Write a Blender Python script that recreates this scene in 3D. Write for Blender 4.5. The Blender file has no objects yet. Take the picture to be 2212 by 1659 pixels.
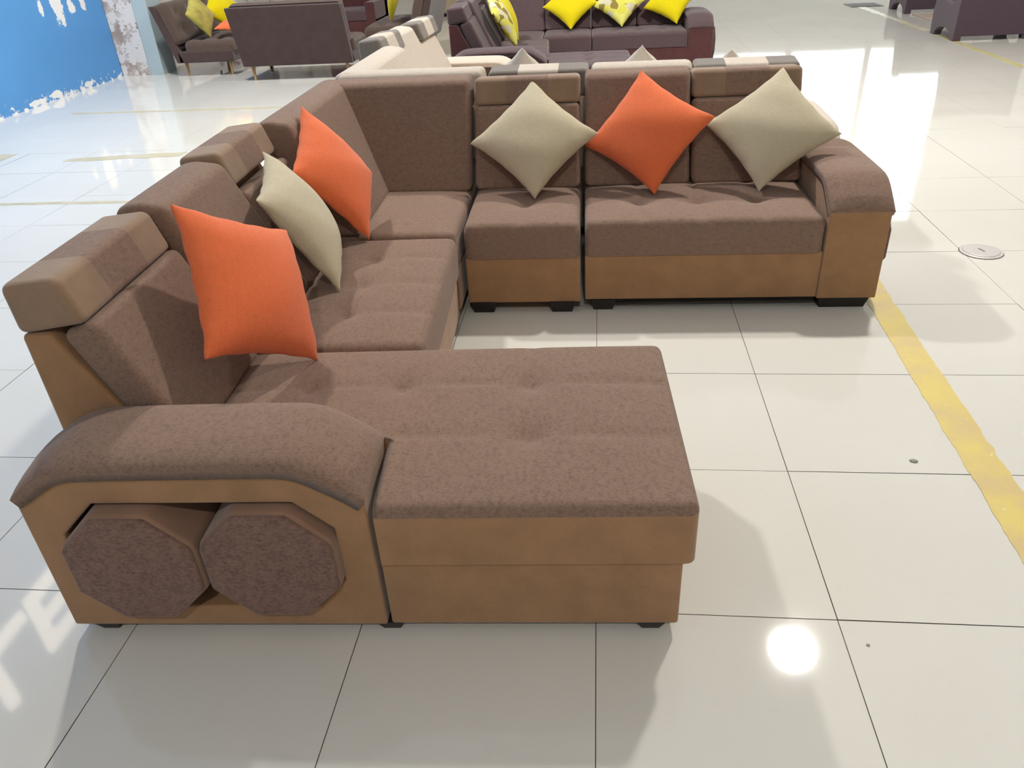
import bpy, bmesh, math, random
from mathutils import Matrix, Vector

random.seed(7)
SC = bpy.context.scene
COL = SC.collection

# ------------------------------------------------------------------ camera
W_PX, H_PX, F_PX = 2212, 1659, 1666.565
PITCH, YAW, ROLL = 0.5480, -0.1253, 0.0589
CAM = Vector((-0.0069, -1.4002, 1.5470))
cp, sp, cy, sy = math.cos(PITCH), math.sin(PITCH), math.cos(YAW), math.sin(YAW)
fw = Vector((sy * cp, cy * cp, -sp))
rt = Vector((cy, -sy, 0))
dn = fw.cross(rt)
cr, sr = math.cos(ROLL), math.sin(ROLL)
rt2 = cr * rt + sr * dn
dn2 = -sr * rt + cr * dn
cd = bpy.data.cameras.new('camera')
cd.sensor_width = 36.0
cd.lens = F_PX / W_PX * 36.0
cd.clip_end = 200
cam = bpy.data.objects.new('camera', cd)
COL.objects.link(cam)
m = Matrix.Identity(4)
for i in range(3):
    m[i][0] = rt2[i]; m[i][1] = -dn2[i]; m[i][2] = -fw[i]; m[i][3] = CAM[i]
cam.matrix_world = m
SC.camera = cam

# ------------------------------------------------------------------ world, exposure
world = bpy.data.worlds.new('daylight')
SC.world = world
world.use_nodes = True
bg = world.node_tree.nodes['Background']
bg.inputs[0].default_value = (0.86, 0.94, 1.0, 1)
bg.inputs[1].default_value = 3.6
SC.view_settings.view_transform = 'Standard'
SC.view_settings.look = 'None'
SC.view_settings.gamma = 1.0
SC.view_settings.use_curve_mapping = False
SC.view_settings.exposure = 0.64
LAMP_POWER = 520.0
# the lamp mirrored in the front floor, the one on the left that throws the chaise shadow to the right,
# and the one behind the photographer
LAMPS = [((2.28, 4.84), 1.0, 'aisle'), ((-3.6, 5.4), 1.1, 'left'), ((0.4, -4.6), 0.40, 'front')]


# ------------------------------------------------------------------ materials
def lin(c):
    out = []
    for v in c:
        v /= 255.0
        out.append(v / 12.92 if v <= 0.04045 else ((v + 0.055) / 1.055) ** 2.4)
    return tuple(out) + (1.0,)


def base_mat(name, rough=0.8, spec=0.3):
    mt = bpy.data.materials.new(name)
    mt.use_nodes = True
    nt = mt.node_tree
    b = nt.nodes['Principled BSDF']
    b.inputs['Roughness'].default_value = rough
    b.inputs['Specular IOR Level'].default_value = spec
    return mt, nt, b


def node(nt, typ, **kw):
    n = nt.nodes.new(typ)
    for k, v in kw.items():
        setattr(n, k, v)
    return n


def noise(nt, coord, scale, detail=3, rough=0.5, stretch=None, distort=0.0):
    n = node(nt, 'ShaderNodeTexNoise')
    n.inputs['Scale'].default_value = scale
    n.inputs['Detail'].default_value = detail
    n.inputs['Roughness'].default_value = rough
    n.inputs['Distortion'].default_value = distort
    if stretch:
        mp = node(nt, 'ShaderNodeMapping')
        mp.inputs['Scale'].default_value = stretch
        nt.links.new(coord, mp.inputs['Vector'])
        coord = mp.outputs['Vector']
    nt.links.new(coord, n.inputs['Vector'])
    return n.outputs['Fac']


def ramp(nt, fac, stops):
    r = node(nt, 'ShaderNodeValToRGB')
    el = r.color_ramp.elements
    while len(el) < len(stops):
        el.new(0.5)
    for e, (p, c) in zip(el, stops):
        e.position = p
        e.color = c
    nt.links.new(fac, r.inputs['Fac'])
    return r.outputs['Color']


def mix(nt, fac, a, b, mode='MIX'):
    n = node(nt, 'ShaderNodeMix', data_type='RGBA', blend_type=mode)
    for sock, v in ((n.inputs[0], fac), (n.inputs[6], a), (n.inputs[7], b)):
        if isinstance(v, (tuple, float, int)):
            sock.default_value = v
        else:
            nt.links.new(v, sock)
    return n.outputs[2]


def mathn(nt, op, a, b=None, c=None):
    n = node(nt, 'ShaderNodeMath', operation=op)
    for sock, v in zip(n.inputs, (a, b, c)):
        if v is None:
            continue
        if isinstance(v, (float, int)):
            sock.default_value = v
        else:
            nt.links.new(v, sock)
    return n.outputs[0]


def bump(nt, b, h, strength, dist):
    n = node(nt, 'ShaderNodeBump')
    n.inputs['Strength'].default_value = strength
    n.inputs['Distance'].default_value = dist
    nt.links.new(h, n.inputs['Height'])
    nt.links.new(n.outputs['Normal'], b.inputs['Normal'])


def coords(nt, kind='Object'):
    return node(nt, 'ShaderNodeTexCoord').outputs[kind]


def fabric(name, c, spread=0.22, speck=150.0, sheen=0.25):
    """woven chenille: speckled threads of two tones"""
    mt, nt, b = base_mat(name, 0.9, 0.15)
    co = coords(nt)
    base = lin(c)
    dk = tuple(v * (1 - spread * 1.5) for v in base[:3]) + (1,)
    lt = tuple(min(1, v * (1 + spread)) for v in base[:3]) + (1,)
    n1 = noise(nt, co, speck, 2, 0.6, (1.0, 0.55, 1.0))
    n2 = noise(nt, co, speck * 0.35, 3, 0.6, (0.6, 1.0, 1.0))
    f = mathn(nt, 'ADD', mathn(nt, 'MULTIPLY', n1, 0.6), mathn(nt, 'MULTIPLY', n2, 0.4))
    colr = ramp(nt, f, [(0.36, dk), (0.5, base), (0.66, lt)])
    nt.links.new(colr, b.inputs['Base Color'])
    b.inputs['Sheen Weight'].default_value = sheen
    b.inputs['Sheen Roughness'].default_value = 0.5
    bump(nt, b, f, 0.35, 0.002)
    return mt


def suede(name, c, var=0.12, sheen=0.3):
    mt, nt, b = base_mat(name, 0.85, 0.2)
    co = coords(nt)
    base = lin(c)
    dk = tuple(v * (1 - var) for v in base[:3]) + (1,)
    lt = tuple(min(1, v * (1 + var)) for v in base[:3]) + (1,)
    n1 = noise(nt, co, 9.0, 4, 0.6)
    n2 = noise(nt, co, 260.0, 2, 0.5)
    colr = ramp(nt, mathn(nt, 'ADD', mathn(nt, 'MULTIPLY', n1, 0.75), mathn(nt, 'MULTIPLY', n2, 0.25)),
                [(0.35, dk), (0.65, lt)])
    nt.links.new(colr, b.inputs['Base Color'])
    b.inputs['Sheen Weight'].default_value = sheen
    bump(nt, b, n2, 0.15, 0.001)
    return mt


def plain(name, c, rough=0.6, spec=0.4, metal=0.0, var=0.06, scale=30):
    mt, nt, b = base_mat(name, rough, spec)
    base = lin(c)
    n1 = noise(nt, coords(nt), scale, 3)
    nt.links.new(ramp(nt, n1, [(0.3, tuple(v * (1 - var) for v in base[:3]) + (1,)),
                               (0.7, tuple(min(1, v * (1 + var)) for v in base[:3]) + (1,))]),
                 b.inputs['Base Color'])
    b.inputs['Metallic'].default_value = metal
    return mt


def emit(name, c, strength):
    mt = bpy.data.materials.new(name)
    mt.use_nodes = True
    nt = mt.node_tree
    nt.nodes.clear()
    e = node(nt, 'ShaderNodeEmission')
    e.inputs[0].default_value = c
    e.inputs[1].default_value = strength
    o = node(nt, 'ShaderNodeOutputMaterial')
    nt.links.new(e.outputs[0], o.inputs[0])
    return mt


def tile_material(name, lines):
    mt, nt, b = base_mat(name, 0.045, 0.55)
    co = coords(nt, 'Object') if lines else coords(nt, 'Generated')
    geo = node(nt, 'ShaderNodeNewGeometry')
    pos = geo.outputs['Position']
    n1 = noise(nt, pos, 1.1, 3, 0.5)
    base = ramp(nt, n1, [(0.3, lin((222, 219, 210))), (0.7, lin((228, 225, 217)))])
    n2 = noise(nt, pos, 14.0, 5, 0.7)
    smudge = ramp(nt, n2, [(0.60, (1, 1, 1, 1)), (0.85, (0.95, 0.945, 0.93, 1))])
    base = mix(nt, 1.0, base, smudge, 'MULTIPLY')
    if lines:
        sep = node(nt, 'ShaderNodeSeparateXYZ')
        nt.links.new(pos, sep.inputs[0])
        fac = None
        for ax in (0, 1):
            v = mathn(nt, 'PINGPONG', sep.outputs[ax], 0.3)
            hit = mathn(nt, 'LESS_THAN', v, 0.0016)
            fac = hit if fac is None else mathn(nt, 'MAXIMUM', fac, hit)
        base = mix(nt, fac, base, lin((196, 190, 177)))
    nt.links.new(base, b.inputs['Base Color'])
    bump(nt, b, noise(nt, pos, 2.2, 2, 0.5), 0.05, 0.01)
    return mt


def peeling(name, paint, under, under2, spots, foot, amount=0.66, scale=3.0):
    """painted plaster with flaked-off patches; spots = (y, z, ry, rz) on the wall, foot = flaked skirting height"""
    mt, nt, b = base_mat(name, 0.55, 0.3)
    geo = node(nt, 'ShaderNodeNewGeometry')
    pos = geo.outputs['Position']
    sep = node(nt, 'ShaderNodeSeparateXYZ')
    nt.links.new(pos, sep.inputs[0])
    n1 = noise(nt, pos, 12.0, 6, 0.75)
    mask = None
    wob = mathn(nt, 'MULTIPLY', mathn(nt, 'SUBTRACT', n1, 0.5), 4.5)
    for (y, z, ry, rz) in spots:
        dy = mathn(nt, 'DIVIDE', mathn(nt, 'SUBTRACT', sep.outputs[1], y), ry)
        dz = mathn(nt, 'DIVIDE', mathn(nt, 'SUBTRACT', sep.outputs[2], z), rz)
        d = mathn(nt, 'ADD', mathn(nt, 'MULTIPLY', dy, dy), mathn(nt, 'MULTIPLY', dz, dz))
        hit = mathn(nt, 'LESS_THAN', mathn(nt, 'ADD', d, wob), 1.0)
        mask = hit if mask is None else mathn(nt, 'MAXIMUM', mask, hit)
    if foot:
        hit = mathn(nt, 'LESS_THAN', mathn(nt, 'ADD', sep.outputs[2], mathn(nt, 'MULTIPLY', wob, 0.16)), foot)
        mask = hit if mask is None else mathn(nt, 'MAXIMUM', mask, hit)
    flake = mathn(nt, 'GREATER_THAN', noise(nt, pos, scale, 6, 0.7), amount)
    mask = flake if mask is None else mathn(nt, 'MAXIMUM', mask, flake)
    un = ramp(nt, noise(nt, pos, 5.0, 5, 0.7), [(0.42, lin(under)), (0.6, lin(under2))])
    pn = ramp(nt, noise(nt, pos, 1.4, 3, 0.5), [(0.3, tuple(v * 0.93 for v in lin(paint)[:3]) + (1,)), (0.7, lin(paint))])
    nt.links.new(mix(nt, mask, pn, un), b.inputs['Base Color'])
    inv = mathn(nt, 'SUBTRACT', 1.0, mask)
    bump(nt, b, inv, 0.5, 0.004)
    return mt


def tape_material(name, c, c2, thr=0.66):
    mt, nt, b = base_mat(name, 0.35, 0.4)
    geo = node(nt, 'ShaderNodeNewGeometry')
    pos = geo.outputs['Position']
    a = ramp(nt, noise(nt, pos, 6.0, 4, 0.6), [(0.35, lin(c2)), (0.62, lin(c))])
    worn = mathn(nt, 'GREATER_THAN', noise(nt, pos, 38.0, 3, 0.55), thr)
    nt.links.new(mix(nt, worn, a, lin((232, 222, 190))), b.inputs['Base Color'])
    return mt


def pattern_material(name):
    mt, nt, b = base_mat(name, 0.85, 0.2)
    co = coords(nt)
    v = node(nt, 'ShaderNodeTexVoronoi')
    v.inputs['Scale'].default_value = 15.0
    nt.links.new(co, v.inputs['Vector'])
    sep = node(nt, 'ShaderNodeSeparateColor')
    nt.links.new(v.outputs['Color'], sep.inputs[0])
    c = ramp(nt, sep.outputs[0], [(0.0, lin((214, 206, 178))), (0.28, lin((214, 206, 178))), (0.3, lin((150, 132, 62))),
                                  (0.5, lin((150, 132, 62))), (0.52, lin((214, 206, 60))), (0.8, lin((226, 222, 120)))])
    nt.links.new(c, b.inputs['Base Color'])
    return mt


M = {}
M['mauve'] = fabric('mauve_chenille', (138, 113, 98), 0.16, 210.0, 0.15)
M['tan'] = suede('tan_suede', (163, 125, 90))
M['head_tan'] = suede('headrest_suede', (150, 124, 101))
M['stool_face'] = fabric('stool_chenille', (126, 99, 88), 0.22, 170.0)
M['stool_side'] = suede('stool_suede', (146, 114, 94))
M['leg_dark'] = plain('dark_leg', (34, 27, 24), 0.45, 0.4)
M['orange'] = fabric('orange_velvet', (236, 118, 72), 0.05, 220.0, 0.2)
M['beige'] = fabric('beige_velvet', (200, 188, 160), 0.05, 220.0, 0.25)
M['yellow'] = fabric('yellow_velvet', (226, 206, 16), 0.05, 220.0, 0.15)
M['olive'] = fabric('olive_velvet', (176, 164, 84), 0.2, 12.0, 0.15)
M['pattern'] = pattern_material('leaf_print')
M['cream'] = fabric('cream_weave', (206, 193, 178), 0.07, 170.0)
M['ivory'] = fabric('ivory_velvet', (226, 218, 206), 0.04, 220.0, 0.2)
M['grey'] = fabric('grey_weave', (132, 124, 116), 0.10, 170.0)
M['creamdark'] = suede('brown_welt', (84, 66, 54))
M['plum'] = fabric('plum_weave', (90, 73, 75), 0.12, 170.0)
M['maroon'] = suede('maroon_suede', (86, 50, 50))
M['taupe'] = fabric('taupe_weave', (92, 75, 66), 0.10, 170.0)
M['taupe2'] = suede('taupe_back', (78, 60, 56))
M['wood'] = plain('pale_wood', (186, 150, 100), 0.5, 0.4, 0, 0.15, 12)
M['purple'] = fabric('purple_weave', (86, 70, 80), 0.12, 170.0)
M['tile'] = tile_material('polished_tile', False)
M['tile_far'] = tile_material('polished_tile_far', True)
M['grout'] = plain('grout', (122, 114, 100), 0.9, 0.2)
M['wall'] = plain('white_wall', (232, 228, 222), 0.8, 0.2, 0, 0.02, 1.5)
M['ceiling'] = plain('ceiling_paint', (236, 233, 228), 0.85, 0.2, 0, 0.02, 1.5)
M['blue_wall'] = peeling('blue_paint', (92, 156, 220), (236, 238, 242), (240, 240, 240),
                         [(7.72, 0.95, 0.10, 0.26), (8.22, 0.92, 0.05, 0.13), (7.98, 0.88, 0.07, 0.07),
                          (7.42, 0.90, 0.04, 0.08), (6.85, 0.035, 0.16, 0.03), (7.2, 0.05, 0.12, 0.04), (7.85, 0.045, 0.10, 0.035)], 0.012, 0.745, 2.6)
M['peel'] = peeling('flaked_plaster', (234, 229, 226), (170, 152, 144), (214, 204, 198), [], 0.0, 0.52, 4.0)
M['pale_blue'] = plain('pale_blue_paint', (184, 200, 204), 0.5, 0.3, 0, 0.03, 3)
M['tape'] = tape_material('yellow_floor_paint', (226, 204, 118), (214, 190, 134), 0.71)
M['tape_tan'] = tape_material('worn_floor_tape', (206, 196, 168), (190, 182, 150), 0.7)
M['tape_olive'] = tape_material('faded_floor_paint', (204, 194, 132), (212, 203, 168), 0.7)
M['metal'] = plain('brushed_metal', (214, 210, 208), 0.42, 0.5, 0.6, 0.04, 80)
M['grate'] = plain('grey_grate', (112, 108, 100), 0.6, 0.3)
M['stone'] = plain('grey_chip', (170, 168, 160), 0.8, 0.2)
M['cabinet'] = plain('beige_cabinet', (178, 160, 128), 0.6, 0.3)
M['rug'] = fabric('tan_rug', (190, 168, 150), 0.08, 60.0)
M['letter'] = emit('lit_letter', (1.0, 0.93, 0.88, 1), 3.0)
M['lamp'] = emit('lamp_lens', (1.0, 0.965, 0.91, 1), LAMP_POWER)
M['housing'] = plain('lamp_housing', (200, 200, 200), 0.4, 0.5, 0.3)
gm, gnt, gb = base_mat('window_glass', 0.02, 0.5)
gb.inputs['Base Color'].default_value = (1, 1, 1, 1)
tr = node(gnt, 'ShaderNodeBsdfTransparent')
ms = node(gnt, 'ShaderNodeMixShader')
ms.inputs[0].default_value = 0.08
gl = node(gnt, 'ShaderNodeBsdfGlossy')
gl.inputs['Roughness'].default_value = 0.02
gnt.links.new(tr.outputs[0], ms.inputs[1])
gnt.links.new(gl.outputs[0], ms.inputs[2])
gnt.links.new(ms.outputs[0], gnt.nodes['Material Output'].inputs[0])
M['glass'] = gm


# ------------------------------------------------------------------ mesh helpers
def link(o, parent=None):
    COL.objects.link(o)
    if parent is not None:
        o.parent = parent
    return o


def tag(o, label=None, cat=None, group=None, kind=None):
    if label: o['label'] = label
    if cat: o['category'] = cat
    if group: o['group'] = group
    if kind: o['kind'] = kind
    return o


def empty(name, loc, rz, label, cat, group=None):
    o = bpy.data.objects.new(name, None)
    o.empty_display_size = 0.05
    o.location = loc
    o.rotation_euler = (0, 0, rz)
    link(o)
    return tag(o, label, cat, group)


def from_bm(name, bm, mats, parent=None, mir=False, smooth=True, wn=True):
    if mir:
        for v in bm.verts:
            v.co.y = -v.co.y
        bmesh.ops.reverse_faces(bm, faces=bm.faces[:])
    me = bpy.data.meshes.new(name)
    for f in bm.faces:
        f.smooth = smooth
    bm.to_mesh(me)
    bm.free()
    for mt in (mats if isinstance(mats, (list, tuple)) else [mats]):
        me.materials.append(mt)
    o = bpy.data.objects.new(name, me)
    link(o, parent)
    if wn and smooth:
        md = o.modifiers.new('normals', 'WEIGHTED_NORMAL')
        md.keep_sharp = True
    return o


def bevel_sharp(bm, w, seg=3, ang=25):
    if w <= 0:
        return
    bmesh.ops.recalc_face_normals(bm, faces=bm.faces[:])
    es = [e for e in bm.edges if len(e.link_faces) == 2 and e.calc_face_angle(0) > math.radians(ang)]
    bmesh.ops.bevel(bm, geom=es, offset=w, segments=seg, profile=0.5, affect='EDGES', clamp_overlap=True)


def bm_box(x0, x1, y0, y1, z0, z1, bev=0.0, seg=3, taper=0.0):
    """box; taper pulls the bottom face in"""
    bm = bmesh.new()
    t = taper
    vs = [bm.verts.new(p) for p in ((x0 + t, y0 + t, z0), (x1 - t, y0 + t, z0), (x1 - t, y1 - t, z0), (x0 + t, y1 - t, z0),
                                    (x0, y0, z1), (x1, y0, z1), (x1, y1, z1), (x0, y1, z1))]
    for f in ((0, 3, 2, 1), (4, 5, 6, 7), (0, 1, 5, 4), (1, 2, 6, 5), (2, 3, 7, 6), (3, 0, 4, 7)):
        bm.faces.new([vs[i] for i in f])
    bevel_sharp(bm, bev, seg)
    return bm


def bm_prism(pts, x0, x1, bev=0.0, seg=3, axis='x', cuts=0, puff=0.0):
    """profile pts in (y, z) swept along x; puff bulges the middle of the long faces"""
    bm = bmesh.new()
    n = len(pts)
    xs = [x0 + (x1 - x0) * i / (cuts + 1) for i in range(cuts + 2)]
    rings = [[bm.verts.new((x, p[0], p[1])) for p in pts] for x in xs]
    for a, b in zip(rings, rings[1:]):
        for i in range(n):
            bm.faces.new((a[i], a[(i + 1) % n], b[(i + 1) % n], b[i]))
    bm.faces.new(rings[0][::-1])
    bm.faces.new(rings[-1])
    bevel_sharp(bm, bev, seg)
    bmesh.ops.recalc_face_normals(bm, faces=bm.faces[:])
    return bm


def lerp_list(a, b, n):
    return [a + (b - a) * i / n for i in range(n + 1)]


def edge_samples(w, r, res):
    k = 5
    arc = [r * (1 - math.cos(math.pi / 2 * i / k)) for i in range(k + 1)]
    n = max(2, int((w - 2 * r) / res))
    mid = lerp_list(r, w - r, n)
    return arc[:-1] + mid + [w - a for a in arc[::-1]][1:]


def bm_cushion(x0, x1, y0, y1, z0, z1, r=0.03, crown=0.012, tufts=(), seams=(), hide=None, res=0.016, side_mat=0):
    """upholstered block: rounded rim, crowned top, button tufts (x, y, depth, radius) and seam lines ('x'|'y', pos, lo, hi, depth)"""
    bm = bmesh.new()
    w, d = x1 - x0, y1 - y0
    xs, ys = edge_samples(w, r, res), edge_samples(d, r, res)
    grid = []
    for x in xs:
        row = []
        for y in ys:
            ax, sx = (r - x, -1) if x < r else ((x - (w - r), 1) if x > w - r else (0, 0))
            ay, sy_ = (r - y, -1) if y < r else ((y - (d - r), 1) if y > d - r else (0, 0))
            L = math.hypot(ax, ay)
            px, py = x, y
            if L > r:
                k = r / L
                px = (r if sx < 0 else w - r) + sx * ax * k
                py = (r if sy_ < 0 else d - r) + sy_ * ay * k
                L = r
            drop = r - math.sqrt(max(0.0, r * r - L * L))
            wx, wy = px + x0, py + y0
            fe = 1 - (L / r) ** 2 if r > 0 else 1
            z = z1 - drop + crown * (1 - (2 * px / w - 1) ** 4) * (1 - (2 * py / d - 1) ** 4)
            dip = 0.0
            for (tx, ty, dep, rad) in tufts:
                q = math.hypot(wx - tx, wy - ty) / rad
                dip = max(dip, dep * math.exp(-q * 1.6))
            for (ax_, pos, lo, hi, dep) in seams:
                along, across = (wy, wx - pos) if ax_ == 'x' else (wx, wy - pos)
                if lo <= along <= hi:
                    dip = max(dip, dep * math.exp(-abs(across) / 0.018))
            z -= dip * max(0.25, fe)
            row.append(bm.verts.new((wx, wy, z)))
        grid.append(row)
    for i in range(len(xs) - 1):
        for j in range(len(ys) - 1):
            cx, cy_ = x0 + (xs[i] + xs[i + 1]) / 2, y0 + (ys[j] + ys[j + 1]) / 2
            if hide and hide(cx, cy_):
                continue
            bm.faces.new((grid[i][j], grid[i + 1][j], grid[i + 1][j + 1], grid[i][j + 1]))
    bmesh.ops.delete(bm, geom=[v for v in bm.verts if not v.link_faces], context='VERTS')
    rim = [e for e in bm.edges if len(e.link_faces) == 1]
    ret = bmesh.ops.extrude_edge_only(bm, edges=rim)
    nf = [g for g in ret['geom'] if isinstance(g, bmesh.types.BMFace)]
    nv = [g for g in ret['geom'] if isinstance(g, bmesh.types.BMVert)]
    for f in nf:
        f.material_index = side_mat
    for v in nv:
        v.co.z = z0
    bot = [e for e in bm.edges if len(e.link_faces) == 1]
    for e_ in bot:
        e_.smooth = False
    bmesh.ops.holes_fill(bm, edges=bot, sides=0)
    bmesh.ops.recalc_face_normals(bm, faces=bm.faces[:])
    return bm


def bm_ring(outer, hole, x0, x1, bev=0.0):
    """plate with a hole: star-shaped outlines (y, z) swept along x"""
    cyc = sum(p[0] for p in hole) / len(hole)
    czc = sum(p[1] for p in hole) / len(hole)

    def cast(poly, a):
        dx, dz = math.cos(a), math.sin(a)
        best = None
        for (p, q) in zip(poly, poly[1:] + poly[:1]):
            ex, ez = q[0] - p[0], q[1] - p[1]
            den = dx * ez - dz * ex
            if abs(den) < 1e-12:
                continue
            t = ((p[0] - cyc) * ez - (p[1] - czc) * ex) / den
            s = ((p[0] - cyc) * dz - (p[1] - czc) * dx) / den
            if t > 0 and -1e-9 <= s <= 1 + 1e-9 and (best is None or t > best):
                best = t
        return (cyc + dx * best, czc + dz * best)
    angs = sorted({round(math.atan2(p[1] - czc, p[0] - cyc), 5) for p in outer + hole})
    bm = bmesh.new()
    O = [[bm.verts.new((x,) + cast(outer, a)) for a in angs] for x in (x0, x1)]
    I = [[bm.verts.new((x,) + cast(hole, a)) for a in angs] for x in (x0, x1)]
    n = len(angs)
    for i in range(n):
        j = (i + 1) % n
        bm.faces.new((O[0][i], O[0][j], I[0][j], I[0][i]))
        bm.faces.new((O[1][i], I[1][i], I[1][j], O[1][j]))
        bm.faces.new((O[0][i], O[1][i], O[1][j], O[0][j]))
        bm.faces.new((I[0][i], I[0][j], I[1][j], I[1][i]))
    bevel_sharp(bm, bev, 2)
    bmesh.ops.recalc_face_normals(bm, faces=bm.faces[:])
    return bm


def bm_pad(path, x0, x1, puff, sink=0.03, nx=10):
    """padded band laid over a path in (y, z): bulges across its width"""
    # smooth the path
    pts = path
    for _ in range(3):
        q = [pts[0]]
        for a, b in zip(pts, pts[1:]):
            q.append((a[0] * .75 + b[0] * .25, a[1] * .75 + b[1] * .25))
            q.append((a[0] * .25 + b[0] * .75, a[1] * .25 + b[1] * .75))
        q.append(pts[-1])
        pts = q
    bm = bmesh.new()
    rows = []
    n = len(pts)
    for i, p in enumerate(pts):
        a, b = pts[max(0, i - 1)], pts[min(n - 1, i + 1)]
        ty, tz = b[0] - a[0], b[1] - a[1]
        L = math.hypot(ty, tz)
        ny, nz = -tz / L, ty / L
        if nz < 0:
            ny, nz = -ny, -nz
        row = []
        endk = min(1.0, 0.12 + 0.88 * (min(i, n - 1 - i) / 14.0) ** 0.7)
        for k in range(nx + 1):
            u = -1 + 2 * k / nx
            h = puff * endk * (1 - abs(u) ** 2.6) ** 0.6
            xx = (x0 + x1) / 2 + (x1 - x0) / 2 * math.sin(u * math.pi / 2)
            u2 = math.sin(u * math.pi / 2)
            h = puff * endk * max(0.0, 1 - abs(u2) ** 2.6) ** 0.6
            row.append(bm.verts.new((xx, p[0] + ny * h, p[1] + nz * h)))
        row.append(bm.verts.new((x1, p[0] - ny * sink, p[1] - nz * sink)))
        row.append(bm.verts.new((x0, p[0] - ny * sink, p[1] - nz * sink)))
        rows.append(row)
    c = len(rows[0])
    for a, b in zip(rows, rows[1:]):
        for k in range(c):
            bm.faces.new((a[k], a[(k + 1) % c], b[(k + 1) % c], b[k]))
    bm.faces.new(rows[0])
    bm.faces.new(rows[-1][::-1])
    bmesh.ops.recalc_face_normals(bm, faces=bm.faces[:])
    return bm


# ------------------------------------------------------------------ room shell
XL, XR, YF, YB, ZC = -6.07, 11.0, -8.0, 18.0, 6.0
TI0, TI1, TJ0, TJ1 = -10, 7, -3, 7          # tile rows built one by one
T = 0.6
bm = bmesh.new()


def quad(bm, pts, mi=0):
    f = bm.faces.new([bm.verts.new(p) for p in pts])
    f.material_index = mi


nx0, nx1, ny0, ny1 = TI0 * T, (TI1 + 1) * T, TJ0 * T, (TJ1 + 1) * T
quad(bm, [(nx0 - .1, ny0 - .1, -.003), (nx1 + .1, ny0 - .1, -.003), (nx1 + .1, ny1 + .1, -.003), (nx0 - .1, ny1 + .1, -.003)], 0)
quad(bm, [(XL - .6, YF, 0), (XR, YF, 0), (XR, ny0, 0), (XL - .6, ny0, 0)], 1)
quad(bm, [(XL - .6, ny1, 0), (XR, ny1, 0), (XR, YB, 0), (XL - .6, YB, 0)], 1)
quad(bm, [(XL - .6, ny0, 0), (nx0, ny0, 0), (nx0, ny1, 0), (XL - .6, ny1, 0)], 1)
quad(bm, [(nx1, ny0, 0), (XR, ny0, 0), (XR, ny1, 0), (nx1, ny1, 0)], 1)
floor = from_bm('floor', bm, [M['grout'], M['tile_far']], smooth=False)
tag(floor, 'glossy cream floor of large square polished tiles', None, None, 'structure')
tb = bm_box(-.2988, .2988, -.2988, .2988, -.008, 0.0, 0.0)
for f in tb.faces:
    f.material_index = 0 if f.normal.z > .5 or f.calc_center_median().z > -.001 else 1
tile0 = from_bm('tile', tb, [M['tile'], M['grout']], floor, smooth=False)
first = True
for i in range(TI0, TI1 + 1):
    for j in range(TJ0, TJ1 + 1):
        o = tile0 if first else tile0.copy()
        if not first:
            link(o, floor)
        first = False
        o.location = ((i + .5) * T, (j + .5) * T, 0)
        o.rotation_euler = (random.gauss(0, .0009), random.gauss(0, .0009), 0)


def struct(name, bm, mt, parent=None, label=None):
    o = from_bm(name, bm, mt, parent, smooth=False)
    tag(o, label, None, None, 'structure')
    return o


struct('wall_left', bm_box(XL - .3, XL, YF, 8.62, -.05, ZC), M['blue_wall'], None, 'bright blue painted wall with flaked white patches')
struct('ceiling', bm_box(XL - .6, XR + .2, YF - .2, YB + .2, ZC, ZC + .2), M['ceiling'])
struct('wall_right', bm_box(XR, XR + .2, YF, YB, -.05, ZC), M['wall'])
struct('wall_front', bm_box(XL - .6, XR + .2, YF - .2, YF, -.05, ZC), M['wall'])
# recess behind the pier, flaked plaster
struct('wall_recess', bm_box(XL - .6, XL - .3, 8.62, YB, -.05, ZC), M['peel'], None, 'flaked white plaster wall of the recess behind the pier')
struct('trim_1', bm_box(XL, -5.69, 8.62, 9.0, -.02, ZC, .006, 1), M['peel'], None, 'flaked white plaster strip between blue wall and pale column')
struct('trim_2', bm_box(-5.685, -5.50, 8.60, 8.95, -.02, ZC, .01, 2), M['pale_blue'], None, 'pale blue painted square column at the end of the blue wall')
struct('trim_3', bm_box(-6.35, -5.15, 10.3, 10.5, -.02, ZC, .006, 1), M['peel'], None, 'stained flaked plaster pier behind the pale blue column')
# back wall with a wide row of windows
WX0, WX1, WZ0, WZ1 = 2.6, 7.8, 1.45, 5.5
bm = bmesh.new()
for (a, b_, c, d) in ((XL - .6, WX0, -.05, ZC), (WX1, XR + .2, -.05, ZC), (WX0, WX1, -.05, WZ0), (WX0, WX1, WZ1, ZC)):
    t_ = bm_box(a, b_, YB, YB + .2, c, d)
    me = bpy.data.meshes.new('tmp'); t_.to_mesh(me); t_.free(); bm.from_mesh(me); bpy.data.meshes.remove(me)
struct('wall_back', bm, M['wall'])
nwin = 3
ww = (WX1 - WX0) / nwin
for k in range(nwin):
    x0, x1 = WX0 + k * ww, WX0 + (k + 1) * ww
    cxm, czm = (x0 + x1) / 2, (WZ0 + WZ1) / 2
    rb = bm_ring([(x0, WZ0), (x1, WZ0), (x1, WZ1), (x0, WZ1)], [(x0 + .06, WZ0 + .06), (x1 - .06, WZ0 + .06), (x1 - .06, WZ1 - .06), (x0 + .06, WZ1 - .06)], 0, .08)
    for v in rb.verts:
        v.co = Vector((v.co.y, YB + .02 + v.co.x, v.co.z))
    bmesh.ops.recalc_face_normals(rb, faces=rb.faces[:])
    wf = struct('window_%d_offscreen' % (k + 1), rb, M['wall'])
    from_bm('pane', bm_box(x0 + .05, x1 - .05, YB + .055, YB + .062, WZ0 + .05, WZ1 - .05), M['glass'], wf, smooth=False)

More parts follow.
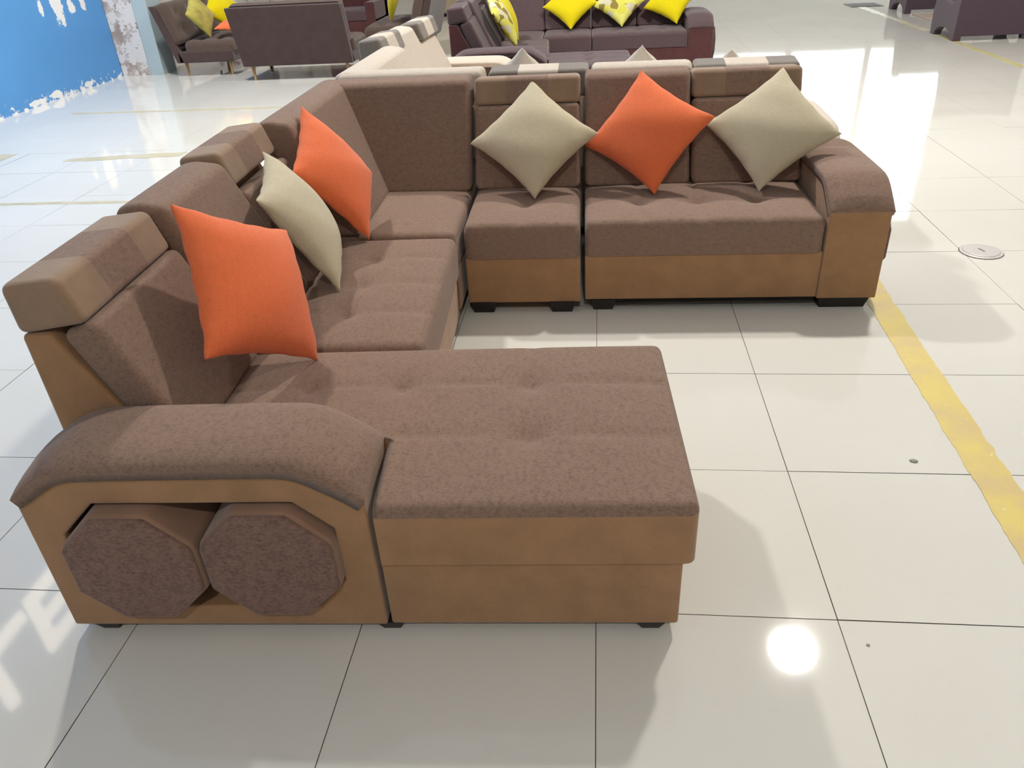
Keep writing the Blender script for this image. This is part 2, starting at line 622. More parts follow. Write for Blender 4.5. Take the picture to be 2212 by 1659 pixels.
# illuminated letters high on the blue wall (seen mirrored in the polished floor)
for nm, lab, rects in (('sign_letter_first_offscreen', 'lit white letter L high on the blue wall', [(3.16, 3.30, 4.47, 5.27), (3.30, 3.80, 4.47, 4.61)]),
                       ('sign_letter_second_offscreen', 'lit white letter E high on the blue wall', [(3.88, 4.02, 4.43, 5.22), (4.02, 4.42, 4.43, 4.57), (4.02, 4.36, 4.76, 4.89), (4.02, 4.42, 5.08, 5.22)])):
    bm = bmesh.new()
    for (a, b_, c, d) in rects:
        t_ = bm_box(XL + .002, XL + .06, a, b_, c, d)
        me = bpy.data.meshes.new('tmp'); t_.to_mesh(me); t_.free(); bm.from_mesh(me); bpy.data.meshes.remove(me)
    tag(from_bm(nm, bm, M['letter'], smooth=False), lab, 'sign letter')

# high-bay lamps on the ceiling
names = ['above the aisle beside the plum sectional', 'near the blue wall', 'over the entrance side of the hall']
for (pos, k, side), nm in zip(LAMPS, names):
    e = empty('ceiling_lamp_%s_offscreen' % side, (pos[0], pos[1], ZC), 0, 'round white high-bay ceiling lamp ' + nm, 'lamp', 'ceiling lamps')
    bmh = bmesh.new()
    bmesh.ops.create_cone(bmh, cap_ends=True, segments=32, radius1=.23, radius2=.12, depth=.16, matrix=Matrix.Translation((0, 0, -.08)))
    from_bm('housing', bmh, M['housing'], e)
    bml = bmesh.new()
    bmesh.ops.create_cone(bml, cap_ends=True, segments=32, radius1=.195, radius2=.195, depth=.012, matrix=Matrix.Translation((0, 0, -.166)))
    mt = M['lamp'] if k == 1.0 else emit('lamp_lens_dim', (1.0, 0.965, 0.91, 1), LAMP_POWER * k)
    from_bm('lens_%s_offscreen' % side, bml, mt, e, smooth=False)


# ------------------------------------------------------------------ the sectional sofas
class Unit:
    """one section of a sectional: local x along the width, local y from the front edge to the back"""

    def __init__(self, label, loc, rz, mir, pal, group, cat='sofa section', name='sofa_section'):
        self.e = empty(name, (loc[0], loc[1], 0), rz, label, cat, group)
        self.loc, self.rz, self.mir, self.p = Vector((loc[0], loc[1], 0)), rz, mir, pal

    def add(self, name, bm, mats, parent=None):
        return from_bm(name, bm, mats, parent or self.e, self.mir)

    def world(self, x, y, z):
        if self.mir:
            y = -y
        c, s = math.cos(self.rz), math.sin(self.rz)
        return Vector((self.loc.x + c * x - s * y, self.loc.y + s * x + c * y, z))

    def feet(self, pts, h, size=.09):
        for (x, y) in pts:
            self.add('foot', bm_box(x - size / 2, x + size / 2, y - size / 2, y + size / 2, 0, h + .004, .002, 1, taper=.013), self.p['leg'])

    def headrest(self, x0, x1, hy=0.0, hz=0.0):
        prof = [(.664, .768), (.704, .886), (.848, .872), (.843, .742)]
        a, b = x0 + (x1 - x0) * .30, x0 + (x1 - x0) * .70
        hr = self.add('headrest', bm_prism(prof, a, b, .0, 2, cuts=0), self.p['head_mid'])
        # round long edges of every panel alike
        for ob, lo, hi in ((hr, a, b), (None, x0, a), (None, b, x1)):
            bm_ = bm_prism(prof, lo, hi)
            bmesh.ops.recalc_face_normals(bm_, faces=bm_.faces[:])
            es = []
            for e in bm_.edges:
                d = abs(e.verts[0].co.x - e.verts[1].co.x) > 1e-4
                if d:
                    es.append(e)
                elif ob is None:
                    xx = e.verts[0].co.x
                    if abs(xx - x0) < 1e-5 or abs(xx - x1) < 1e-5:
                        es.append(e)
            bmesh.ops.bevel(bm_, geom=es, offset=.022, segments=4, profile=.5, affect='EDGES')
            caps = [f for f in bm_.faces if len({round(v.co.x, 5) for v in f.verts}) == 1
                    and (abs(f.verts[0].co.x - a) < 1e-5 or abs(f.verts[0].co.x - b) < 1e-5)]
            bmesh.ops.delete(bm_, geom=caps, context='FACES')
            for v in bm_.verts:
                v.co.y += hy
                v.co.z += hz
            if ob is not None:
                if self.mir:
                    for v in bm_.verts:
                        v.co.y = -v.co.y
                    bmesh.ops.reverse_faces(bm_, faces=bm_.faces[:])
                for f in bm_.faces:
                    f.smooth = True
                bm_.to_mesh(ob.data)
                bm_.free()
            else:
                self.add('side_panel', bm_, self.p['head_side'], hr)

    def back(self, spans, frame=(None, None), frame_z0=.05, lift=0.0, fwd=0.0):
        """spans: (x0, x1, has_headrest)"""
        fx0 = frame[0] if frame[0] is not None else spans[0][0]
        fx1 = frame[1] if frame[1] is not None else spans[-1][1]
        fp = [(.56, frame_z0), (.835, frame_z0), (.838, .745 + lift), (.765, .745 + lift), (.60, .43), (.56, .40)]
        self.add('back_frame', bm_prism(fp, fx0 + .004, fx1 - .004, .012, 2), self.p['frame'])
        for (x0, x1, hr) in spans:
            if hr:
                cp_ = [(.478, .418), (.652, .775), (.745, .742), (.60, .418)]
                self.add('back_cushion', bm_prism(cp_, x0 + .004, x1 - .004, .024, 4), self.p['fab'])
                self.headrest(x0 + .004, x1 - .004, lift * .7 + fwd * self.p['hr'][0], lift + fwd * self.p['hr'][1])
            else:
                cp_ = [(.478, .418), (.70, .880), (.80, .893), (.858, .872), (.852, .745), (.745, .735), (.60, .418)]
                self.add('back_cushion', bm_prism(cp_, x0 + .004, x1 - .004, .026, 4), self.p['fab'])

    def arm(self, x0, x1, z0, inner, name='armrest'):
        outer = [(0, z0), (0, .438), (.140, .534), (.705, .528), (.82, .453), (.82, z0)]
        hole = [(.083, .19), (.083, .352), (.168, .43), (.641, .432), (.737, .339), (.737, .19), (.66, .098), (.16, .098)]
        a = self.add(name, bm_ring(outer, hole, x0, x1, .006), self.p['suede'])
        self.add('arm_pad', bm_pad([(-.002, .436), (.03, .461), (.07, .488), (.11, .514), (.15, .532), (.20, .537), (.42, .537), (.65, .535), (.70, .529), (.74, .507), (.78, .481), (.822, .453)], x0 - (.008 if inner > 0 else .004), x1 + (.008 if inner < 0 else .004), .032), self.p['fab'], a)
        xi = (x0 + .001, x0 + .016) if inner < 0 else (x1 - .016, x1 - .001)
        self.add('lining', bm_prism([(p[0] * .985 + .006, p[1] - .004 if p[1] > .2 else p[1] + .004) for p in outer], xi[0], xi[1]), self.p['suede'], a)
        return a


def make_stool(u, x_face, dirn, s_center, label, group):
    """octagonal stool pushed into the armrest niche: its face looks out along local x*dirn"""
    half = .162
    zc = .098 + half + .001
    L = .25
    base = u.world(x_face - dirn * L / 2, s_center, zc - half)
    e = empty('octagonal_stool', base, u.rz, label, 'stool', group)
    ang0 = random.uniform(-.12, .12)
    R = half / math.cos(math.pi / 8)

    def octo(x0, x1, rad, bev):
        pts = [(rad * math.sin(math.pi / 8 + k * math.pi / 4), half + rad * math.cos(math.pi / 8 + k * math.pi / 4)) for k in range(8)]
        bm_ = bm_prism(pts, min(x0, x1), max(x0, x1))
        bevel_sharp(bm_, bev, 3)
        return bm_
    d = dirn
    b_ = octo(-L / 2, L / 2 - .012, R, .014)
    from_bm('body', b_, u.p['stool_side'], e, u.mir)
    c_ = octo(L / 2 - .02, L / 2, R * .965, .010)
    if d < 0:
        for v in c_.verts:
            v.co.x = -v.co.x
        bmesh.ops.reverse_faces(c_, faces=c_.faces[:])
        # body flipped too
        bo = e.children[0]
        for v in bo.data.vertices:
            v.co.x = -v.co.x
        bo.data.flip_normals()
    from_bm('seat_face', c_, u.p['stool_face'], e, u.mir)
    return e


def sectional(pal, words, off, mir, mirror_c, shifts, stools, gname):
    """five sections of the sectional; words = adjectives for the labels"""
    R29, R1 = math.radians(2.9), math.radians(0.9)

    def place(x, y, rz, key):
        sx, sy_ = shifts.get(key, (0, 0))
        if mir:
            return (x + off[0] + sx, mirror_c - y + sy_), -rz
        return (x + off[0] + sx, y + off[1] + sy_), rz
    group = gname

    # --- chaise section with armrest
    loc, rz = place(-.522, -.098, math.pi / 2 + R29, 'chaise')
    u = Unit(words['chaise'], loc, rz, mir, pal, group)
    u.feet([(.037, -.66), (.037, .74), (.68, -.66), (.68, .74), (.037, -.005)], .03, .07)
    b = bm_box(.0, .745, -.725, .84, .03, .25, .008, 2)
    # base is L-shaped: leave room for the armrest niche
    b.free()
    bmL = bmesh.new()
    prof = [(.002, -.725), (.745, -.725), (.745, .80), (.246, .80), (.246, -.010), (.002, -.010)]
    lo = [bmL.verts.new((p[0], p[1], .03)) for p in prof]
    hi = [bmL.verts.new((p[0], p[1], .25)) for p in prof]
    bmL.faces.new(lo[::-1]); bmL.faces.new(hi)
    for i in range(6):
        j = (i + 1) % 6
        bmL.faces.new((lo[i], lo[j], hi[j], hi[i]))
    bevel_sharp(bmL, .008, 2)
    u.add('base', bmL, pal['suede'])
    tz = .036
    seams = [('x', .262, -.73, .0, .010), ('x', .515, -.73, .5, .010), ('y', -.365, .0, .75, .004)]
    tufts = [(.515, -.365, tz, .075), (.262, -.365, tz, .075), (.515, .0, tz, .07), (.515, .27, tz, .07)]
    cb = bm_cushion(-.009, .748, -.752, .56, .244, .414, .026, .018, tufts, seams,
                    hide=lambda x, y: x < .244 and y > -.016, side_mat=1)
    u.add('seat_cushion', cb, [pal['fab'], pal['chaise_side']])
    u.back([(.245, .745, True)], (.245, .745), .03, fwd=1.0)
    u.arm(.0, .245, .03, 1)
    if 'chaise' in stools:
        make_stool(u, -.047, -1, .82 - .248, words['stool'] + ' in the chaise armrest, beside the seat\'s back end', words['stool'] + 's')
        make_stool(u, -.040, -1, .82 - .577, words['stool'] + ' in the chaise armrest, next to the chaise front', words['stool'] + 's')

    # --- middle section of the left wing (two seats)
    loc, rz = place(-.533, .662, math.pi / 2 + R29, 'middle')
    u = Unit(words['middle'], loc, rz, mir, pal, group)
    w = .955
    u.feet([(.07, .08), (w - .07, .08), (.07, .76), (w - .07, .76)], .05, .08)
    u.add('base', bm_box(.003, w - .003, .018, .80, .05, .27, .008, 2), pal['suede'])
    sm = [('x', w * k / 4, .0, .6, .010) for k in (1, 2, 3)]
    tf = [(w * k / 4, .30, .036, .07) for k in (1, 2, 3)]
    u.add('seat_cushion', bm_cushion(.003, w - .003, 0, .58, .262, .412, .034, .016, tf, sm), pal['fab'])
    u.back([(0, w * .5, False), (w * .5, w, True)], lift=.022, fwd=1.0)

    # --- corner section
    loc, rz = place(-.588, 1.628, R1, 'corner')
    u = Unit(words['corner'], loc, rz, mir, pal, group)
    u.feet([(-.70, .10), (-.08, .10), (-.70, .82), (-.08, .82)], .05, .08)
    u.add('base', bm_box(-.768, -.01, .03, .93, .05, .27, .008, 2), pal['suede'])
    u.add('seat_cushion', bm_cushion(-.74, -.004, .012, .90, .262, .410, .034, .010), pal['fab'])
    # cushion along the back
    y0 = .097
    cpb = [(.478, .410), (.70, .880), (.80, .893), (.858, .872), (.852, .745), (.745, .735), (.60, .410)]
    u.add('back_frame', bm_prism([(.56 + y0, .05), (.835 + y0, .05), (.838 + y0, .738), (.77 + y0, .738), (.60 + y0, .43), (.56 + y0, .40)], -.768, -.006, .012, 2), pal['frame'])
    u.add('back_cushion', bm_prism([(a + y0, c) for a, c in cpb], -.755, -.004, .026, 4), pal['fab'])
    # cushion along the left side: same profile turned
    sb = bm_prism(cpb, .0, .93, .026, 4)
    for v in sb.verts:
        v.co = Vector((-(v.co.y) + .075, v.co.x, v.co.z))
    bmesh.ops.recalc_face_normals(sb, faces=sb.faces[:])
    u.add('side_cushion', sb, pal['fab'])

    # --- narrow armless section
    loc, rz = place(-.578, 1.722, R1, 'narrow')
    u = Unit(words['narrow'], loc, rz, mir, pal, group)
    w = .509
    u.feet([(.07, .055), (w - .085, .055), (.07, .76), (w - .085, .76)], .05, .115)
    u.add('base', bm_box(.003, w - .003, .004, .80, .05, .265, .008, 2), pal['suede'])
    u.add('seat_cushion', bm_cushion(.003, w - .003, 0, .58, .262, .412, .032, .016, [(w / 2, .275, .040, .08)], [('x', w / 2, 0, .6, .008)]), pal['fab'])
    u.back([(0, w, True)])

    # --- two-seat end section with armrest
    loc, rz = place(-.056, 1.742, R1, 'end')
    u = Unit(words['end'], loc, rz, mir, pal, group)
    w = 1.0
    u.feet([(.085, .06), (.085, .76), (w + .12, .76)], .05, .11)
    u.add('foot', bm_box(w + .012, w + .228, .004, .11, 0, .054, .002, 1, taper=.014), pal['leg'])
    u.add('base', bm_box(.003, w + .002, .004, .80, .055, .265, .008, 2), pal['suede'])
    u.add('plinth', bm_box(.03, w, .02, .78, .036, .06), pal['leg'])
    sm = [('x', w * k / 4, .0, .6, .008) for k in (1, 2, 3)]
    tf = [(w * k / 4, .26, .040, .08) for k in (1, 2, 3)]
    u.add('seat_cushion', bm_cushion(.003, w - .002, 0, .58, .262, .412, .032, .016, tf, sm), pal['fab'])
    u.back([(.0, w * .497, False), (w * .497, w + .003, True)])
    u.arm(w + .002, w + .25, .05, -1)
    if 'end' in stools:
        make_stool(u, w + .25 + .045, 1, .243, words['stool'] + ' in the outer end armrest, nearer the armrest front', words['stool'] + 's')
        make_stool(u, w + .25 + .045, 1, .572, words['stool'] + ' in the outer end armrest, nearer the backrest', words['stool'] + 's')


brown = dict(fab=M['mauve'], suede=M['tan'], chaise_side=M['tan'], frame=M['tan'], head_mid=M['mauve'], head_side=M['head_tan'], hr=(0.0, 0.0),
             leg=M['leg_dark'], stool_face=M['stool_face'], stool_side=M['stool_side'])
cream = dict(brown, fab=M['cream'], suede=M['creamdark'], chaise_side=M['cream'], frame=M['cream'], head_mid=M['cream'], head_side=M['grey'], hr=(-.055, .018))
plum = dict(brown, fab=M['plum'], suede=M['maroon'], chaise_side=M['plum'], frame=M['maroon'], head_mid=M['plum'], head_side=M['plum'],
            stool_face=M['plum'], stool_side=M['plum'])


def words(c):
    return dict(
        chaise=c + ' sectional: chaise section with rounded niche armrest and long tufted footrest',
        middle=c + ' sectional: armless two-seat section between chaise and corner',
        corner=c + ' sectional: corner section with two plain backrest cushions meeting',
        narrow=c + ' sectional: narrow armless single seat beside the corner',
        end=c + ' sectional: two-seat end section with niche armrest on the aisle side',
        stool='octagonal ' + c + ' stool')


sectional(brown, words('mauve and tan'), (0, 0), False, 0, {}, ('chaise', 'end'), 'mauve and tan sectional sofa sections')
sectional(cream, words('cream and grey'), (-.02, 0), True, 5.235,
          {'chaise': (-.07, -.005), 'middle': (-.08, 0), 'corner': (.050, 0), 'narrow': (.058, .003), 'end': (.050, .003)}, (), 'cream and grey sectional sofa sections')
sectional(plum, words('plum grey and maroon'), (0, 5.68), False, 0,
          {'chaise': (.09, 0), 'middle': (.08, 0), 'corner': (.02, 0), 'narrow': (.006, 0), 'end': (-.010, 0)}, ('end',), 'plum and maroon sectional sofa sections')


# ------------------------------------------------------------------ throw pillows
def pillow(label, c, u, v, size, mt, group, seed=0, half=.088, name='throw_pillow', back_k=.55):
    """square pillow; v points to its upper corner, u to its right corner"""
    rnd = random.Random(seed)
    c, u, v = Vector(c), Vector(u).normalized(), Vector(v)
    v = (v - u * v.dot(u)).normalized()
    n = u.cross(v)
    a, b = (u + v).normalized(), (v - u).normalized()
    N = 28
    ph = [rnd.uniform(0, 6.28) for _ in range(8)]
    bm = bmesh.new()
    grids = []
    for side in (1, -1):
        g = []
        for i in range(N + 1):
            row = []
            for j in range(N + 1):
                p, q = math.sin(math.pi / 2 * (-1 + 2 * i / N)), math.sin(math.pi / 2 * (-1 + 2 * j / N))
                ex, ey = (1 - p * p), (1 - q * q)
                k = .095
                x = size / 2 * p * (1 - k * ey * abs(p))
                y = size / 2 * q * (1 - k * ex * abs(q))
                t = half * (max(0, ex) ** .48) * (max(0, ey) ** .48)
                edge = i in (0, N) or j in (0, N)
                # soft creases running in from the seams
                rip = .0030 * math.sin(14 * p + ph[0]) * (abs(q) ** 6) + .0030 * math.sin(13 * q + ph[1]) * (abs(p) ** 6)
                wr = .0035 * math.sin(5 * p + 3.5 * q + ph[2]) * ex * ey
                z = 0.0 if edge else (t if side > 0 else -t * back_k) + wr
                if edge:
                    z += rip * 1.6
                if edge and side < 0:
                    row.append(grids[0][i][j])
                else:
                    row.append(bm.verts.new((x, y, z + (0 if edge else rip))))
            g.append(row)
        grids.append(g)
        for i in range(N):
            for j in range(N):
                f = (g[i][j], g[i + 1][j], g[i + 1][j + 1], g[i][j + 1])
                bm.faces.new(f if side > 0 else f[::-1])
    o = from_bm(name, bm, mt, None, wn=False)
    m_ = Matrix.Identity(4)
    for r in range(3):
        m_[r][0], m_[r][1], m_[r][2], m_[r][3] = a[r], b[r], n[r], c[r]
    o.matrix_world = m_
    return tag(o, label, 'pillow', group)


G1 = 'throw pillows on the mauve and tan sectional'
S = .425
pillow('beige velvet pillow on its corner on the narrow armless seat', (-.296, 2.235, .648), (.999, .007, .048), (-.04, .677, .735), S, M['beige'], G1, 1)
pillow('orange velvet pillow on its corner between two beige pillows', (.227, 2.245, .662), (.968, -.124, .22), (-.097, .622, .777), S, M['orange'], G1, 2)
pillow('beige velvet pillow leaning against the aisle-side end armrest', (.774, 2.245, .66), (.965, -.262, -.04), (.225, .62, .759), S, M['beige'], G1, 3)
pillow('orange velvet pillow at the corner end of the left wing', (-1.07, 1.655, .672), (.235, .93, -.28), (-.445, .36, .82), S, M['orange'], G1, 4)
pillow('beige velvet pillow between two orange pillows on the left wing', (-1.062, 1.195, .64), (.115, .845, -.52), (-.503, .50, .70), S, M['beige'], G1, 5)
pillow('orange velvet pillow leaning on the chaise section headrest', (-.972, .512, .682), (.055, .976, .21), (-.45, -.16, .876), S, M['orange'], G1, 6)

GW = 'cream pillows on the cream and grey sectional'
for k, (x, lab) in enumerate(((-.40, 'cream pillow on the cream narrow seat, only its tip showing'),
                              (.22, 'cream pillow on the cream plain backrest, only its tip showing'),
                              (.70, 'cream pillow on the cream end headrest, only its tip showing'))):
    pillow(lab, (x, 5.235 - (2.19, 2.19, 2.06)[k], (.70, .69, .662)[k]), (1, .02 * (k - 1), .06 * (k - 1)), (.03, -.58, .80), (.44, .44, .395)[k], M['ivory'], GW, 20 + k)
GP = 'pillows on the plum and maroon sectional'
oy = 5.68
pillow('bright yellow pillow on the plum narrow seat beside the corner', (-.30, oy + 2.23, .66), (1, 0, .05), (-.04, .65, .75), .425, M['yellow'], GP, 30)
pillow('leaf-print pillow between two yellow pillows on plum sofa', (.235, oy + 2.225, .665), (.99, 0, .10), (-.06, .65, .76), .42, M['pattern'], GP, 31)
pillow('bright yellow pillow beside the plum end armrest', (.775, oy + 2.225, .67), (.96, 0, .26), (-.22, .65, .76), .425, M['yellow'], GP, 32)
pillow('leaf-print pillow on the plum left wing in front of yellow', (-.92, oy + .98, .69), (.15, .95, -.22), (-.48, .25, .82), .46, M['pattern'], GP, 33)
pillow('bright yellow pillow behind leaf-print pillow on plum left wing', (-.95, oy + 1.53, .70), (.15, .95, -.22), (-.45, .25, .84), .46, M['yellow'], GP, 34)


# ------------------------------------------------------------------ tufted loveseats by the blue wall
def loveseat(label, loc, rz, w, group):
    u = Unit(label, loc, rz, False, brown, group, 'loveseat', 'tufted_loveseat')
    D = .80
    for (x, y) in ((.09, .09), (w - .09, .09), (.09, D - .14), (w - .09, D - .14)):
        bmc = bmesh.new()
        bmesh.ops.create_cone(bmc, cap_ends=True, segments=14, radius1=.013, radius2=.024, depth=.20, matrix=Matrix.Translation((x, y, .10)))
        u.add('leg', bmc, M['wood'])
    bmc = bmesh.new()
    bmesh.ops.create_cone(bmc, cap_ends=True, segments=12, radius1=.012, radius2=.016, depth=.07, matrix=Matrix.Translation((w * .76, D - .12, .130)))
    u.add('leg_socket', bmc, M['leg_dark'])
    u.add('seat_frame', bm_box(0, w, 0, D - .1, .16, .285, .012, 2), M['taupe2'])
    # leaning back panel
    bp = [(D - .17, .16), (D - .07, .16), (D + .13, .80), (D + .05, .80)]
    u.add('back_panel', bm_prism(bp, 0, w, .012, 2), M['taupe2'])
    nt_ = max(2, int(w / .32))
    tf = [(w * (i + .5) / nt_, .2 + .22 * j, .055, .09) for i in range(nt_) for j in range(2)]
    sm = [('x', w * (i + .5) / nt_, 0, .7, .012) for i in range(nt_)] + [('y', .2 + .22 * j, 0, w, .012) for j in range(2)]
    u.add('seat_cushion', bm_cushion(.005, w - .005, -.01, .60, .28, .40, .055, .04, tf, sm, res=.025), M['taupe'])
    bc = bm_cushion(.005, w - .005, 0, .50, 0, .12, .055, .04, [(w * (i + .5) / nt_, .14 + .21 * j, .06, .09) for i in range(nt_) for j in range(2)],
                    [('x', w * (i + .5) / nt_, 0, .7, .012) for i in range(nt_)] + [('y', .14 + .21 * j, 0, w, .022) for j in range(2)], res=.025)
    # lay the slab against the back: local (x, y, z) -> along the lean
    ly, lz = .20 / .67, .64 / .67
    for v in bc.verts:
        y, z = v.co.y, v.co.z
        v.co = Vector((v.co.x, D - .125 + y * ly * .95 - z * lz + .02, .36 + y * lz * .95 + z * ly))
    bmesh.ops.recalc_face_normals(bc, faces=bc.faces[:])
    u.add('back_cushion', bc, M['taupe'])
    return u


GL = 'tufted taupe loveseats by the blue wall'
loveseat('taupe tufted loveseat seen from its end, beside the pale blue column', (-4.43, 8.36, 0), math.pi / 2, 1.35, GL)
loveseat('taupe loveseat showing its flat plain back on wooden legs', (-2.80, 8.62, 0), math.pi, 1.32, GL)
loveseat('taupe tufted loveseat facing the blue wall, behind cream headrests', (-2.93, 10.35, 0), -math.pi / 2, 1.35, GL)
GQ = 'pillows on the tufted loveseats'
pillow('olive green pillow in the corner of the loveseat by the column', (-4.83, 8.58, .67), (.2, .95, -.1), (-.35, .1, .93), .40, M['olive'], GQ, 41)
pillow('yellow pillow upright on the loveseat by the column', (-4.76, 9.06, .69), (.45, .88, .1), (-.3, .1, .94), .40, M['yellow'], GQ, 42)
pillow('orange pillow lying flat on the loveseat by the column', (-4.47, 8.66, .525), (.7, .7, .03), (-.7, .7, .12), .36, M['orange'], GQ, 43, .07)
pillow('yellow pillow on the loveseat facing the blue wall', (-2.54, 9.25, .72), (.12, -.98, 0), (.3, .0, .95), .42, M['yellow'], GQ, 44)


# ------------------------------------------------------------------ armchairs, sofa and cabinet further back
def easy_chair(label, loc, rz, group):
    """slab-sided chair: side panels with a scooped top and an arched foot; local y=0 is the back, increasing to the front"""
    e = empty('slab_armchair', (loc[0], loc[1], 0), rz, label, 'armchair', group)
    w, d = .86, .72
    arch = [(.10 + .25 + .25 * math.cos(math.pi - math.pi * k / 8), .005 + .11 * math.sin(math.pi * k / 8)) for k in range(9)]
    prof = [(0, 0), (.10, 0)] + arch[1:-1] + [(.60, 0), (d, 0), (d + .03, .26), (d, .40), (d - .06, .43), (.42, .385), (.26, .37), (.19, .40), (.12, .62), (.07, .86), (-.02, .87)]
    for x in (0, w - .09):
        from_bm('side_panel', bm_prism(prof, x, x + .09, .008, 2), M['purple'], e)
    from_bm('back_panel', bm_prism([(.0, .05), (.10, .05), (.09, .84), (-.01, .84)], .06, w - .06, .008, 2), M['purple'], e)
    from_bm('seat_cushion', bm_box(.10, w - .10, .09, d - .04, .12, .36, .03, 3), M['purple'], e)
    return e


GE = 'dark purple slab armchairs'
easy_chair('dark purple slab armchair with arched foot beside the yellow floor line', (4.12, 8.82), 0, GE)
easy_chair('dark purple slab armchair beyond the tan rug', (4.43, 11.45), 0, GE)

eb = empty('block_sofa', (-3.95, 10.55, 0), 0, 'dark maroon block sofa behind the taupe loveseats', 'sofa')
from_bm('base', bm_box(0, .78, 0, .8, .04, .34, .01, 2), M['maroon'], eb)
from_bm('seat_cushion', bm_cushion(.12, .66, -.01, .6, .33, .46, .03, .01), M['plum'], eb)
from_bm('backrest', bm_box(.0, .78, .6, .82, .3, .92, .03, 3), M['maroon'], eb)
for x in (0, .64):
    from_bm('armrest', bm_box(x, x + .14, -.01, .8, .04, .56, .015, 2), M['maroon'], eb)
for x in (.06, .72):
    for y in (.06, .74):
        from_bm('foot', bm_box(x - .03, x + .03, y - .03, y + .03, 0, .05, .002, 1, .006), M['leg_dark'], eb)

ec = empty('low_cabinet', (-3.0, 13.75, 0), 0, 'small beige cabinet with dark plinth standing far behind the plum sofa', 'cabinet')
from_bm('body', bm_box(0, .42, 0, .4, .06, .75, .006, 2), M['cabinet'], ec)
from_bm('plinth', bm_box(.02, .40, .02, .38, 0, .07), M['leg_dark'], ec)
from_bm('door', bm_box(.012, .408, -.016, .002, .085, .735, .004, 2), M['cabinet'], ec)
hd = from_bm('handle', bm_box(.35, .365, -.034, -.014, .40, .55, .004, 2), M['metal'], ec)


# ------------------------------------------------------------------ floor details
def strip(name, pts_l, pts_r, z, mt, label, cat, group=None):
    bm = bmesh.new()
    top = [(bm.verts.new((a[0], a[1], z)), bm.verts.new((b[0], b[1], z))) for a, b in zip(pts_l, pts_r)]
    bot = [(bm.verts.new((a[0], a[1], .0)), bm.verts.new((b[0], b[1], .0))) for a, b in zip(pts_l, pts_r)]
    for k in range(len(top) - 1):
        bm.faces.new((top[k][0], top[k][1], top[k + 1][1], top[k + 1][0]))
        bm.faces.new((top[k][0], top[k + 1][0], bot[k + 1][0], bot[k][0]))
        bm.faces.new((top[k][1], bot[k][1], bot[k + 1][1], top[k + 1][1]))
    bmesh.ops.recalc_face_normals(bm, faces=bm.faces[:])
    o = from_bm(name, bm, mt, smooth=False)
    return tag(o, label, cat, group)


def ragged(y0, y1, xl0, xl1, xr0, xr1, step, amp, seed, swap=False):
    rnd = random.Random(seed)
    L, R_ = [], []
    n = max(3, int(abs(y1 - y0) / step))
    a = b = 0.0
    for k in range(n + 1):
        t = k / n
        y = y0 + (y1 - y0) * t
        a = a * .6 + rnd.uniform(-amp, amp)
        b = b * .6 + rnd.uniform(-amp, amp)
        l = (xl0 + (xl1 - xl0) * t + a, y)
        r = (xr0 + (xr1 - xr0) * t + b, y)
        if swap:
            l, r = (l[1], l[0]), (r[1], r[0])
        L.append(l); R_.append(r)
    return L, R_


GT = 'worn floor lines'
l, r = ragged(.0, 2.35, 1.122, 1.205, 1.245, 1.315, .018, .0035, 3)
strip('floor_line', l, r, .0020, M['tape'], 'worn yellow painted floor line running past the mauve chaise', 'floor line', GT)
l, r = ragged(7.1, 9.4, 4.115, 4.115, 4.205, 4.20, .05, .006, 4)
strip('floor_line', l, r, .0016, M['tape_olive'], 'faded olive floor line under the purple slab armchair', 'floor line', GT)
l, r = ragged(9.7, 12.8, 4.12, 4.06, 4.21, 4.17, .06, .01, 5)
strip('floor_line', l, r, .0016, M['tape_tan'], 'pale worn floor line beside the far purple slab armchair', 'floor line', GT)
l, r = ragged(-4.9, -2.4, 3.425, 3.42, 3.475, 3.47, .03, .005, 6, True)
strip('floor_line', l, r, .0016, M['tape_tan'], 'thin tan floor line behind the mauve left wing', 'floor line', GT)
l, r = ragged(-4.32, -3.36, 4.52, 4.60, 4.62, 4.74, .05, .012, 7, True)
strip('floor_line', l, r, .0016, M['tape_tan'], 'short thick worn tan tape patch on the left floor', 'floor line', GT)
l, r = ragged(-5.3, -4.92, 4.45, 4.42, 4.82, 4.80, .04, .012, 8, True)
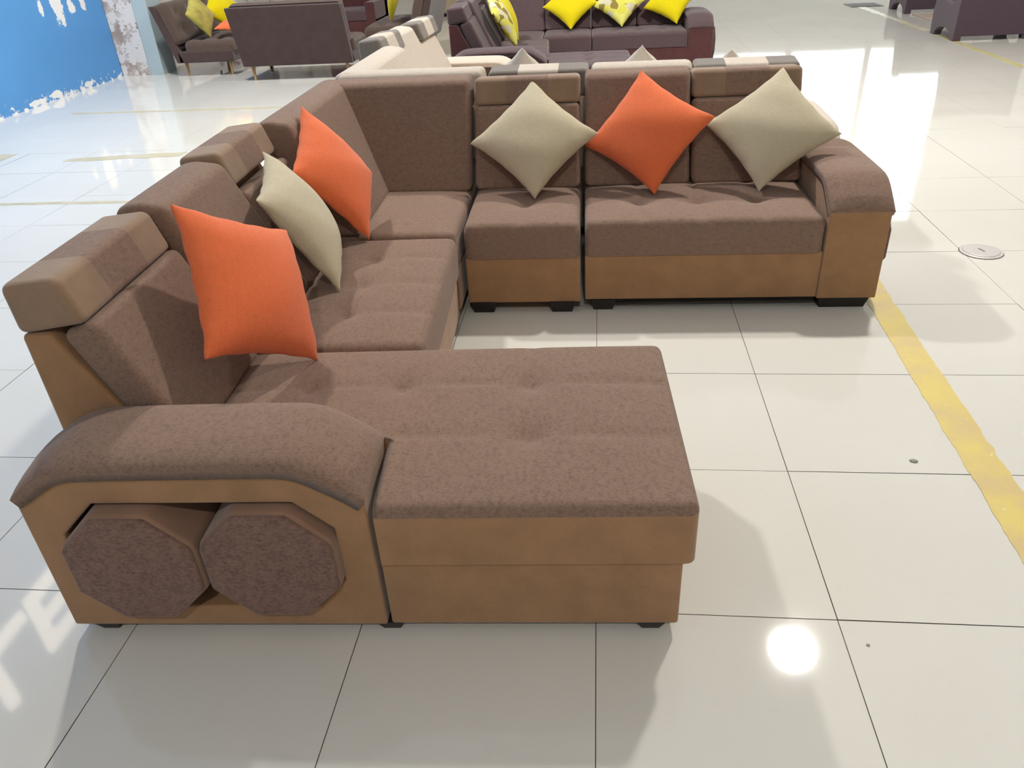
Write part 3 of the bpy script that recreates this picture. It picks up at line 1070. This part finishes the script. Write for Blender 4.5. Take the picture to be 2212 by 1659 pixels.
strip('floor_line', l, r, .0016, M['tape_tan'], 'square worn tape patch near the blue wall', 'floor line', GT)
l, r = ragged(-5.4, -2.9, 6.36, 6.33, 6.42, 6.39, .05, .008, 9, True)
strip('floor_line', l, r, .0016, M['tape_tan'], 'faint tan floor line in front of the loveseat back', 'floor line', GT)

e = empty('floor_socket', (1.887, 2.39, 0), .3, 'round brushed metal floor socket cover set in the tiles', 'floor socket')
bmd = bmesh.new()
bmesh.ops.create_cone(bmd, cap_ends=True, segments=40, radius1=.100, radius2=.094, depth=.006, matrix=Matrix.Translation((0, 0, .004)))
from_bm('rim', bmd, M['metal'], e)
bmd = bmesh.new()
bmesh.ops.create_cone(bmd, cap_ends=True, segments=40, radius1=.084, radius2=.080, depth=.004, matrix=Matrix.Translation((0, 0, .0082)))
from_bm('lid', bmd, M['metal'], e)
from_bm('latch', bm_box(-.004, .004, -.022, .022, .009, .0118, .001, 1), M['grate'], e)

e = empty('floor_grate', (4.22, 12.74, 0), 0, 'grey square floor grate beside the far purple armchair', 'grate')
from_bm('frame', bm_box(-.24, .24, -.24, .24, 0, .008, .003, 1), M['grate'], e)
for k in range(8):
    from_bm('slat', bm_box(-.21, .21, -.20 + k * .053, -.20 + k * .053 + .032, .006, .012), M['grate'], e)

o = from_bm('rug', bm_box(4.50, 6.4, 9.75, 11.35, .0, .010, .004, 1), M['rug'])
tag(o, 'tan rug lying between the two purple slab armchairs', 'rug')

for k, (x, y, s, lab) in enumerate(((.999, .662, .009, 'small grey stone chip on the cream tile by the yellow line'),
                                    (.652, -.075, .0035, 'tiny grey crumb on the tile near the lamp reflection'))):
    bmi = bmesh.new()
    bmesh.ops.create_icosphere(bmi, subdivisions=2, radius=s)
    rr = random.Random(k + 50)
    for v in bmi.verts:
        v.co *= rr.uniform(.75, 1.2)
        v.co.z = max(v.co.z * .55, -s * .35) + s * .34
        v.co.x *= 1.3
    o = from_bm('stone_chip', bmi, M['stone'], wn=False)
    o.location = (x, y, 0)
    tag(o, lab, 'stone', 'debris on the floor')
